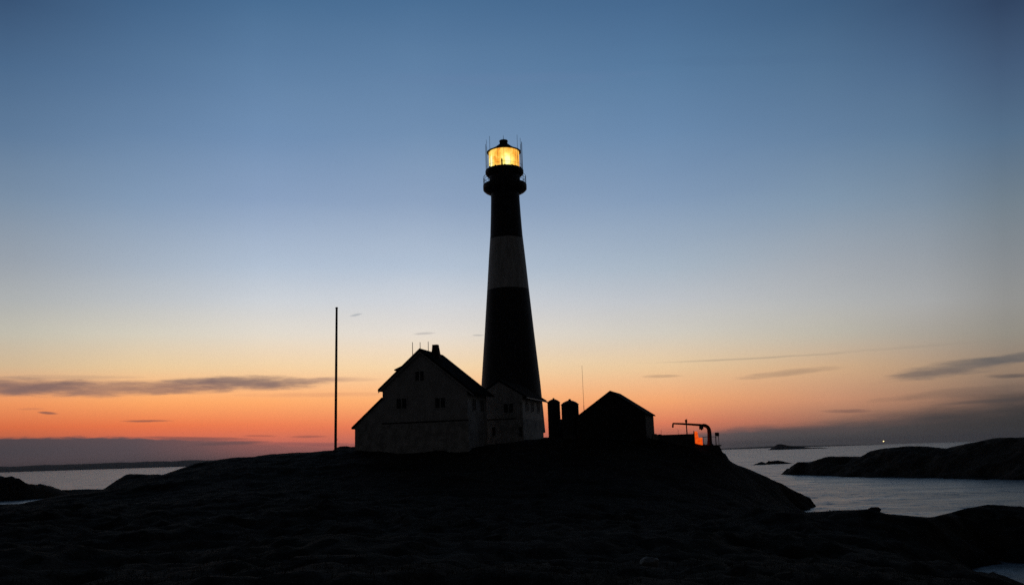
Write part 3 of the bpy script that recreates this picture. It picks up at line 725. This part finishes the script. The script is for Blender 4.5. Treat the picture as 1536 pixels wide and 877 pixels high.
# annex
A = Frame(748, 672, 106.5, 16)
an = empty('annex_house', A.o, -A.yaw, 'smaller pale gabled house standing between the large house and the tanks', 'house')
xa2, za2 = A.front(748, 568.5); xer2, zer2 = A.front(789.5, 593.5); xel2 = 2*xa2-xer2; zel2 = zer2
xr2 = xer2-0.55; xl2 = xel2+0.55; s2 = (za2-zer2)/(xer2-xa2)
_, zf2 = A.front(760, 628)
L2 = A.side(819, 603.5, xer2)[0]; L2 = max(8.5, min(12.0, L2))
MB().prism([(xl2, zf2), (xr2, zf2), (xr2, za2-s2*(xr2-xa2)-0.26), (xa2, za2-0.3), (xl2, za2-s2*(xa2-xl2)-0.26)], 0, L2).build('wall', M['boards'], an)
MB().box(xl2-0.05, xr2+0.05, -0.05, L2-0.02, -2.5, zf2).build('foundation', M['stone'], an)
MB().box(xl2-0.02, xr2-0.8, -0.09, -0.002, zf2-0.08, zf2+0.06).build('sill_board', M['tar'], an)
r2 = MB().prism([(xel2, zel2), (xel2, zel2-0.2), (xa2, za2-0.28), (xer2, zer2-0.2), (xer2, zer2), (xa2, za2)], -0.06, L2+0.3).build('roof', M['slate'], an)
MB().box(xer2+0.003, xer2+0.14, -0.1, L2+0.32, zer2-0.30, zer2-0.13).build('gutter', M['trim'], r2)
x0, z1_ = A.front(754.5, 604.5); x1_, z0_ = A.front(771, 619.5)
window(an, x0, x1_, z0_, z1_, 0.0)
for c in ((733.6, 604.5), (790.2, 602)):
    x0, z0_ = A.front(*c)
    x0 = min(x0, xr2-0.1)
    MB().lathe([(0.05, z0_-0.16), (0.14, z0_-0.1), (0.15, z0_+0.08), (0.06, z0_+0.16)], 12, x0, -0.17).build('wall_lamp', M['trim'], an)
for c0, c1, r0, r1 in ((738.6, 743, 640, 653), (779, 783.5, 640, 654)):
    x0, z1_ = A.front(c0, r0); x1_, z0_ = A.front(c1, r1)
    window(an, x0, x1_, z0_, z1_, -0.05, 1, M['tar'])
for y0 in (1.5, 4.2, 7.2):
    side_window(an, y0, y0+1.25, zf2+0.9, zf2+2.3, xr2)
# whitewashed corner boards
MB().box(xr2-0.14, xr2+0.04, -0.035, -0.002, zf2, za2-s2*(xr2-xa2)-0.3).build('corner_board', M['trim'], an)

# dark gabled shed
S = Frame(917, 657, 101, 18)
sh = empty('boat_shed', S.o, -S.yaw, 'black gabled shed between the two tanks and the quay wall', 'shed')
xa3, za3 = S.front(915.3, 585.6); xe3, ze3 = S.front(970.5, 619.5); xel3, zel3 = S.front(862.5, 626.5)
sR, sL = (za3-ze3)/(xe3-xa3), (za3-zel3)/(xa3-xel3)
xr3 = xe3-0.22; xl3 = xel3+0.12
L3 = max(6, min(14, S.side(979.8, 627.6, xe3)[0]))
MB().prism([(xl3, -1.8), (xr3, -1.8), (xr3, za3-sR*(xr3-xa3)-0.2), (xa3, za3-0.25), (xl3, za3-sL*(xa3-xl3)-0.2)], 0, L3).build('wall', M['tar'], sh)
MB().prism([(xel3, zel3), (xel3, zel3-0.15), (xa3, za3-0.2), (xe3, ze3-0.15), (xe3, ze3), (xa3, za3)], -0.2, L3+0.2).build('roof', M['slate'], sh)
x0, z1_ = S.front(903, 628); x1_, z0_ = S.front(928, 658)
d = MB(); d.box(x0, x1_, -0.05, -0.002, z0_, z1_); d.box(x0, x1_, -0.09, -0.052, z1_-0.35, z1_-0.2); d.box(x0, x1_, -0.09, -0.052, z0_+0.3, z0_+0.45)
d.build('door', M['tar'], sh)

# ------------------------------------------------------------------ flagpole, tanks, whip aerial
fx, fy = P(503.3, 673, 103).xy
fz = ground(fx, fy)
fp = empty('flagpole', (fx, fy, fz), 0, 'tall bare flagpole standing alone left of the large house', 'flagpole')
ht = P(505, 462, 103).z-fz
MB().lathe([(0.17, -0.6), (0.165, 0.5), (0.15, ht*0.6), (0.13, ht-0.1), (0.0, ht-0.05)], 16).build('pole', M['pole'], fp)
MB().lathe([(0.0, ht-0.12), (0.15, ht-0.06), (0.18, ht), (0.13, ht+0.1), (0.0, ht+0.14)], 16).build('truck', M['pole'], fp)
MB().box(-0.08, 0.26, -0.08, 0.02, 1.22, 1.28).build('cleat', M['steel'], fp)

def tank(cx, half, top, sh_row, Y, label, base_row=668):
    c = P(cx, base_row, Y); r = half*mpp(c)
    z1 = P(cx, sh_row, Y).z; z2 = P(cx, top, Y).z; gz = ground(c.x, c.y)-0.5
    e = empty('storage_tank', (c.x, c.y, gz), 0, label, 'tank', 'domed storage tanks beside the shed')
    MB().lathe([(r*1.06, 0), (r*1.06, 0.7), (r, 0.72)], 40).build('plinth', M['concrete'], e)
    mb = MB(); H_ = z1-gz
    mb.lathe([(r*0.985, 0.6), (r*0.985, H_)], 40)
    for k in range(5):
        q = 0.6+(H_-0.6)*(k+0.5)/5; mb.lathe([(r*0.985, q-0.05), (r, q-0.03), (r, q+0.03), (r*0.985, q+0.05)], 40)
    mb.build('shell', M['tank'], e)
    D = z2-z1
    MB().lathe([(r*1.03, H_-0.08), (r*1.03, H_), (r*0.72, H_+D*0.40), (r*0.34, H_+D*0.66), (r*0.16, H_+D*0.74)], 40).build('cap', M['tank'], e)
    MB().lathe([(r*0.15, H_+D*0.6), (r*0.15, H_+D*0.92), (r*0.08, H_+D), (0, H_+D)], 16).build('vent', M['tank'], e)
    mb = MB()
    for s_ in (-0.2, 0.2): mb.tube([(s_, -r-0.12, 0.8), (s_, -r-0.12, H_)], 0.02, 6)
    for k in range(int((H_-1)/0.3)): mb.tube([(-0.2, -r-0.12, 0.95+0.3*k), (0.2, -r-0.12, 0.95+0.3*k)], 0.013, 5)
    for q in (1.2, H_-0.3):
        for s_ in (-0.2, 0.2): mb.tube([(s_, -r-0.12, q), (s_, -r+0.1, q)], 0.015, 5)
    mb.build('ladder', M['steel'], e)
tank(833, 9.6, 596.5, 603, 104.5, 'slimmer of two black domed tanks, next to the small house')
tank(857.4, 13.2, 598, 606, 103.5, 'wider of two black domed tanks, next to the gabled shed')

# low wall behind the tanks
w0, w1 = P(838, 640, 107.5), P(874, 640, 107.5)
lw = MB(); lw.box(w0.x, w1.x, -0.25, 0.25, 6.0, P(845, 627, 107.5).z-0.1)
lo = lw.build('low_wall', M['concrete'], None, 0.04); lo.location = (0, 107.5, 0)
tag(lo, 'low dark wall filling the gap behind the two domed tanks', 'wall', kind='thing')

q = P(876.5, 626, 104); gz = ground(q.x, q.y)
wa = empty('whip_aerial', (q.x, q.y, gz), 0, 'hair thin tall aerial rising between wide tank and gabled shed', 'aerial')
zt_ = P(872.8, 548, 104).z-gz
MB().tube([(0, 0, -0.3), (0, 0, zt_*0.45)], 0.045, 8, 0.035).build('mast', M['steel'], wa)
MB().tube([(0, 0, zt_*0.45-0.02), (0, 0, zt_)], 0.024, 6, 0.016).build('whip', M['steel'], wa)

# ------------------------------------------------------------------ quay wall, platform, crane
Q = Frame(1010, 668, 100.5, 6)
qw = empty('quay_wall', Q.o, -Q.yaw, 'long flat topped dark concrete wall between shed and crane', 'wall'); qw['kind'] = 'thing'
x0, zt_ = Q.front(979.5, 653.6); x1_, zt2 = Q.front(1041, 652.2)
MB().prism([(x0, -3), (x1_, -3), (x1_, zt_-0.02), (x0, zt_-0.02)], 0, 1.6).build('wall', M['concrete'], qw, 0.03)
MB().box(x0-0.05, x1_+0.05, -0.06, 1.66, zt_-0.018, zt_+0.10).build('coping', M['concrete'], qw, 0.02)
# rubble block beside the shed corner
bx0, bz = Q.front(977.5, 650.2, -0.6); bx1, _ = Q.front(988, 650.2, -0.6)
mb = MB(); mb.prism([(bx0, -2.6), (bx1, -2.6), (bx1-0.05, bz-0.25), (bx1-0.25, bz-0.02), (bx0+0.1, bz)], -0.6, -0.08)
kb = mb.build('stone_block', M['boulder'], None, 0.05); kb.location = Q.o; kb.rotation_euler = (0, 0, -Q.yaw)
tag(kb, 'squat stone block against the right corner of the gabled shed', 'stone block')
# thin railing on the wall top
rl = empty('thin_railing', Q.o, -Q.yaw, 'hair thin railing along the top of the quay wall', 'railing')
for c in (991.5, 1017):
    x, z1_ = Q.front(c, 643.5, 1.2)
    MB().tube([(x, 1.2, zt_+0.1), (x, 1.2, z1_)], 0.018, 6).build('post', M['steel'], rl)
xa_, _ = Q.front(991.5, 643.5, 1.2); xb_, _ = Q.front(1017, 643.5, 1.2)
mb = MB()
for dz in (0.42, 0.75): mb.tube([(xa_, 1.2, zt_+dz), (xb_, 1.2, zt_+dz)], 0.004, 4)
mb.build('wire', M['steel'], rl)
# lamp post behind the wall
x, z1_ = Q.front(1029, 628.5, 0.8); _, z0_ = Q.front(1029, 652, 0.8)
lpw = Q.o+Q.ex*x+Q.ey*0.8
lp = empty('lamp_post', (lpw.x, lpw.y, Q.o.z+zt_+0.1), 0, 'short unlit lamp post standing on the quay wall in front of the crane jib', 'lamp post')
hl_ = z1_-zt_-0.1
MB().tube([(0, 0, -0.02), (0, 0, hl_-0.42)], 0.075, 10, 0.06).build('post', M['steel'], lp)
hd = MB().lathe([(0.06, hl_-0.45), (0.12, hl_-0.36), (0.14, hl_-0.2), (0.15, hl_-0.1), (0.05, hl_-0.02), (0, hl_)], 12).build('lamp_head', M['steel'], lp)
MB().tube([(0, 0, hl_-0.05), (0.14, 0, hl_+0.05)], 0.025, 6).build('bracket', M['steel'], hd)

# concrete landing platform
K = Frame(1062, 690, 102, 6)
pl = empty('landing_platform', K.o, -K.yaw, 'concrete landing platform with sloping outer face under the crane', 'platform')
x0, zp = K.front(1040.5, 668); x1_, _ = K.front(1081.5, 668); x2, z2 = K.front(1089.5, 690)
MB().prism([(x0, -3), (x2+0.6, -3), (x2, z2), (x1_-0.15, zp-0.14), (x0, zp-0.14)], 0, 4.0).build('pier', M['concrete'], pl, 0.05)
MB().box(x0, x1_+0.05, -0.08, 4.05, zp-0.138, zp+0.0).build('deck', M['concrete'], pl, 0.03)
# crane
yk = 1.4
cx_, _ = K.front(1064.8, 668, yk)
cw_ = K.o+K.ex*cx_+K.ey*yk
cr = empty('boat_crane', (cw_.x, cw_.y, K.o.z+zp), -K.yaw, 'swan necked boat crane with long level jib reaching left over the platform', 'crane')
def kc(px, py):
    x, z = K.front(px, py, yk); return (x-cx_, 0, z-zp)
MB().lathe([(0.42, 0), (0.42, 0.12), (0.30, 0.16), (0.28, 0.5)], 20).build('pedestal', M['rust'], cr)
mast = [kc(1064.6, 664), kc(1064.4, 655), kc(1064, 648), kc(1063.4, 643.5), kc(1061.6, 640.2), kc(1058.6, 638.2), kc(1054, 637.2)]
mb = MB(); mb.tube([(p[0], p[1], p[2]) for p in mast], 0.27, 14, 0.20); mb.build('mast', M['rust'], cr)
mb = MB(); mb.tube([kc(1055.5, 637.4), kc(1040, 636.4), kc(1024, 635.3), kc(1009, 634.8)], 0.15, 10, 0.10)
jib = mb.build('jib', M['rust'], cr)
mb = MB(); a_ = kc(1009.4, 635); b_ = kc(1009.2, 639.8)
mb.tube([a_, b_], 0.09, 8, 0.11); mb.lathe([(0.05, b_[2]-0.1), (0.13, b_[2]), (0.05, b_[2]+0.12)], 10, b_[0], 0); mb.build('jib_sheave', M['rust'], jib)
a_ = kc(1051.8, 640.8)
mb = MB(); mb.box(a_[0]-0.24, a_[0]+0.24, -0.2, 0.2, a_[2]-0.22, a_[2]+0.16); mb.tube([(a_[0]+0.02, 0, a_[2]-0.2), (a_[0]+0.02, 0, a_[2]-0.32)], 0.09, 8)
mb.build('hoist', M['steel'], jib, 0.05)
# platform railing, equipment box on post
rg = empty('platform_railing', K.o, -K.yaw, 'low two post steel railing around the crane foot', 'railing')
yr = 0.3
xr0, zr0 = K.front(1053.8, 655.2, yr); xr1, _ = K.front(1077.5, 655.2, yr)
mb = MB(); mb.tube([(xr0, yr, zr0), (xr1, yr, zr0)], 0.028, 6); mb.build('rail', M['rust'], rg)
for c in (1054.6, 1073, 1077.6):
    x, _ = K.front(c, 655, yr); MB().tube([(x, yr, zp-0.01), (x, yr, zr0)], 0.03, 6).build('post', M['rust'], rg)
x, z1_ = K.front(1075.5, 651, 0.8)
wp = K.o+K.ex*x+K.ey*0.8
eb = empty('equipment_box', (wp.x, wp.y, K.o.z+zp), -K.yaw, 'dark rounded box on a stand at the outer end of the platform', 'box')
hb = z1_-zp
MB().box(-0.24, 0.24, -0.2, 0.2, hb-0.20, hb+0.22).build('box', M['steel'], eb, 0.08)
for s_ in (-0.15, 0.15): MB().tube([(s_, 0, -0.01), (s_, 0, hb-0.19)], 0.03, 6).build('leg', M['rust'], eb)
# glowing orange box, stepped
yo = 0.55
ox0, oz1 = K.front(1041.6, 646.2, yo); ox1, _ = K.front(1046.6, 646.2, yo); ox2, oz2 = K.front(1053.6, 655.8, yo)
wp = K.o+K.ex*((ox0+ox2)/2)+K.ey*yo; hx = (ox2-ox0)/2
om = emit_mat('orange_glow', lin((255, 82, 14)), 0.85)
t = NT(om.node_tree); tcn = t.n.new('ShaderNodeTexCoord')
nn = t.noise(tcn.outputs['Object'], 3.0, 3, 0.5)
t.l.new(t.mix(t.ss(nn, 0.3, 0.7), (*lin((236, 68, 8)), 1), (*lin((255, 104, 30)), 1)), t.n['Principled BSDF'].inputs['Emission Color'])
ob = empty('orange_box', (wp.x, wp.y, K.o.z+zp), -K.yaw, 'glowing orange L shaped box between quay wall and crane', 'lit box')
h1, h2 = oz1-zp, oz2-zp; xs_ = ox1-ox0-hx
MB().prism([(-hx, 0.06), (hx, 0.06), (hx, h2), (xs_+0.06, h2), (xs_-0.05, h1-0.05), (-hx+0.08, h1)], 0, 0.7).build('glow_panel', om, ob, 0.04)
MB().box(-hx-0.04, hx+0.04, -0.03, 0.74, 0.0, 0.055).build('base_frame', M['steel'], ob)
MB().box(-hx-0.07, -hx-0.004, -0.03, 0.73, 0.056, h1+0.02).build('side_frame', M['steel'], ob)

# ------------------------------------------------------------------ distant light
b0 = P(1326, 668, 3000)
db = empty('beacon', (b0.x, b0.y, 0.0), 0, 'tiny bright beacon light far off above the dark headland', 'beacon')
zt_ = P(1326, 661.3, 3000).z
MB().lathe([(0.28, -2), (0.2, zt_-1.5)], 12).build('tower', M['concrete'], db)
MB().lathe([(0.3, zt_-1.9), (1.7, zt_-1.3), (2.3, zt_), (1.7, zt_+1.3), (0.2, zt_+1.9)], 16).build('lamp', emit_mat('beacon_light', lin((255, 218, 150)), 2.6), db)

# ------------------------------------------------------------------ boulders and coarse grass
def rock(px, py, Y, sx_, sy_, sz_, seed, label, mat='boulder'):
    q = P(px, py, Y); z = ground(q.x, q.y)
    bm = bmesh.new(); bmesh.ops.create_icosphere(bm, subdivisions=4, radius=1)
    rng = random.Random(seed); dirs = [Vector((rng.gauss(0, 1), rng.gauss(0, 1), rng.gauss(0, 1))).normalized() for _ in range(14)]
    cut = [rng.uniform(0.62, 0.92) for _ in dirs]
    for v in bm.verts:
        d = v.co.normalized(); r_ = 1.0
        for dd, c in zip(dirs, cut):
            k = d.dot(dd)
            if k > 0.05: r_ = min(r_, c/k)
        v.co = Vector((d.x*r_*sx_, d.y*r_*sy_, d.z*r_*sz_))
    me = bpy.data.meshes.new('boulder'); bm.to_mesh(me); bm.free(); me.materials.append(M[mat])
    o = bpy.data.objects.new('boulder', me); COL.objects.link(o)
    o.location = (q.x, q.y, z+sz_*(0.05 if mat == 'tar' else 0.3)); o.rotation_euler = (0, 0, rng.uniform(0, 6))
    return tag(o, label, 'boulder', 'boulders on the slope')
rock(975, 832, 37.5, 0.55, 0.4, 0.30, 3, 'pale flat boulder lying alone on the dark slope in the foreground')
rock(1311, 765, 60, 0.62, 0.5, 0.2, 8, 'dark pointed boulder standing up on the near shore by the channel', 'tar')

# coarse grass in the heath, nobody could count the blades
rng = np.random.default_rng(5)
N = 9000; vs, fs = [], []
bx = rng.uniform(-34, 30, N*3); by = 12+rng.random(N*3)**1.3*50
dens = fbm(bx/7, by/7, 77, 4)
cnt = 0
for x, y, dn in zip(bx, by, dens):
    if dn < 0.02 or cnt >= N: continue
    z = ground(x, y)
    if z < 1.6: continue
    cnt += 1
    for b_ in range(3):
        a = random.uniform(0, 6.28); h = random.uniform(0.06, 0.20); l = random.uniform(0.03, 0.16); wd = 0.012
        ox, oy = x+random.uniform(-.12, .12), y+random.uniform(-.12, .12)
        ca, sa = math.cos(a), math.sin(a); k = len(vs)
        vs += [(ox-sa*wd, oy+ca*wd, z-0.04), (ox+sa*wd, oy-ca*wd, z-0.04), (ox+ca*l*0.4+sa*wd*0.6, oy+sa*l*0.4-ca*wd*0.6, z+h*0.6), (ox+ca*l*0.4-sa*wd*0.6, oy+sa*l*0.4+ca*wd*0.6, z+h*0.6), (ox+ca*l, oy+sa*l, z+h)]
        fs += [(k, k+1, k+2, k+3), (k+3, k+2, k+4)]
gmat = material('dry_grass', (0.05, 0.04, 0.022), 0.9, 0.5, 0.6)
g = MB(); g.v, g.f, g.sm = vs, fs, [False]*len(fs)
go = g.build('grass', gmat); tag(go, 'short dry grass growing in tufts on the dark slope', 'grass', kind='stuff')

# ------------------------------------------------------------------ air
hm = bpy.data.materials.new('sea_air'); hm.use_nodes = True
t = NT(hm.node_tree); t.n.clear()
pv, ou = t.n.new('ShaderNodeVolumePrincipled'), t.n.new('ShaderNodeOutputMaterial')
pv.inputs['Color'].default_value = (0.9, 0.92, 0.95, 1); pv.inputs['Density'].default_value = 0.00005; pv.inputs['Anisotropy'].default_value = 0.0
t.l.new(pv.outputs[0], ou.inputs['Volume'])
hz_ = MB().box(-14100, 14100, -14050, 14150, -14, 96).build('haze', hm); hz_['kind'] = 'stuff'
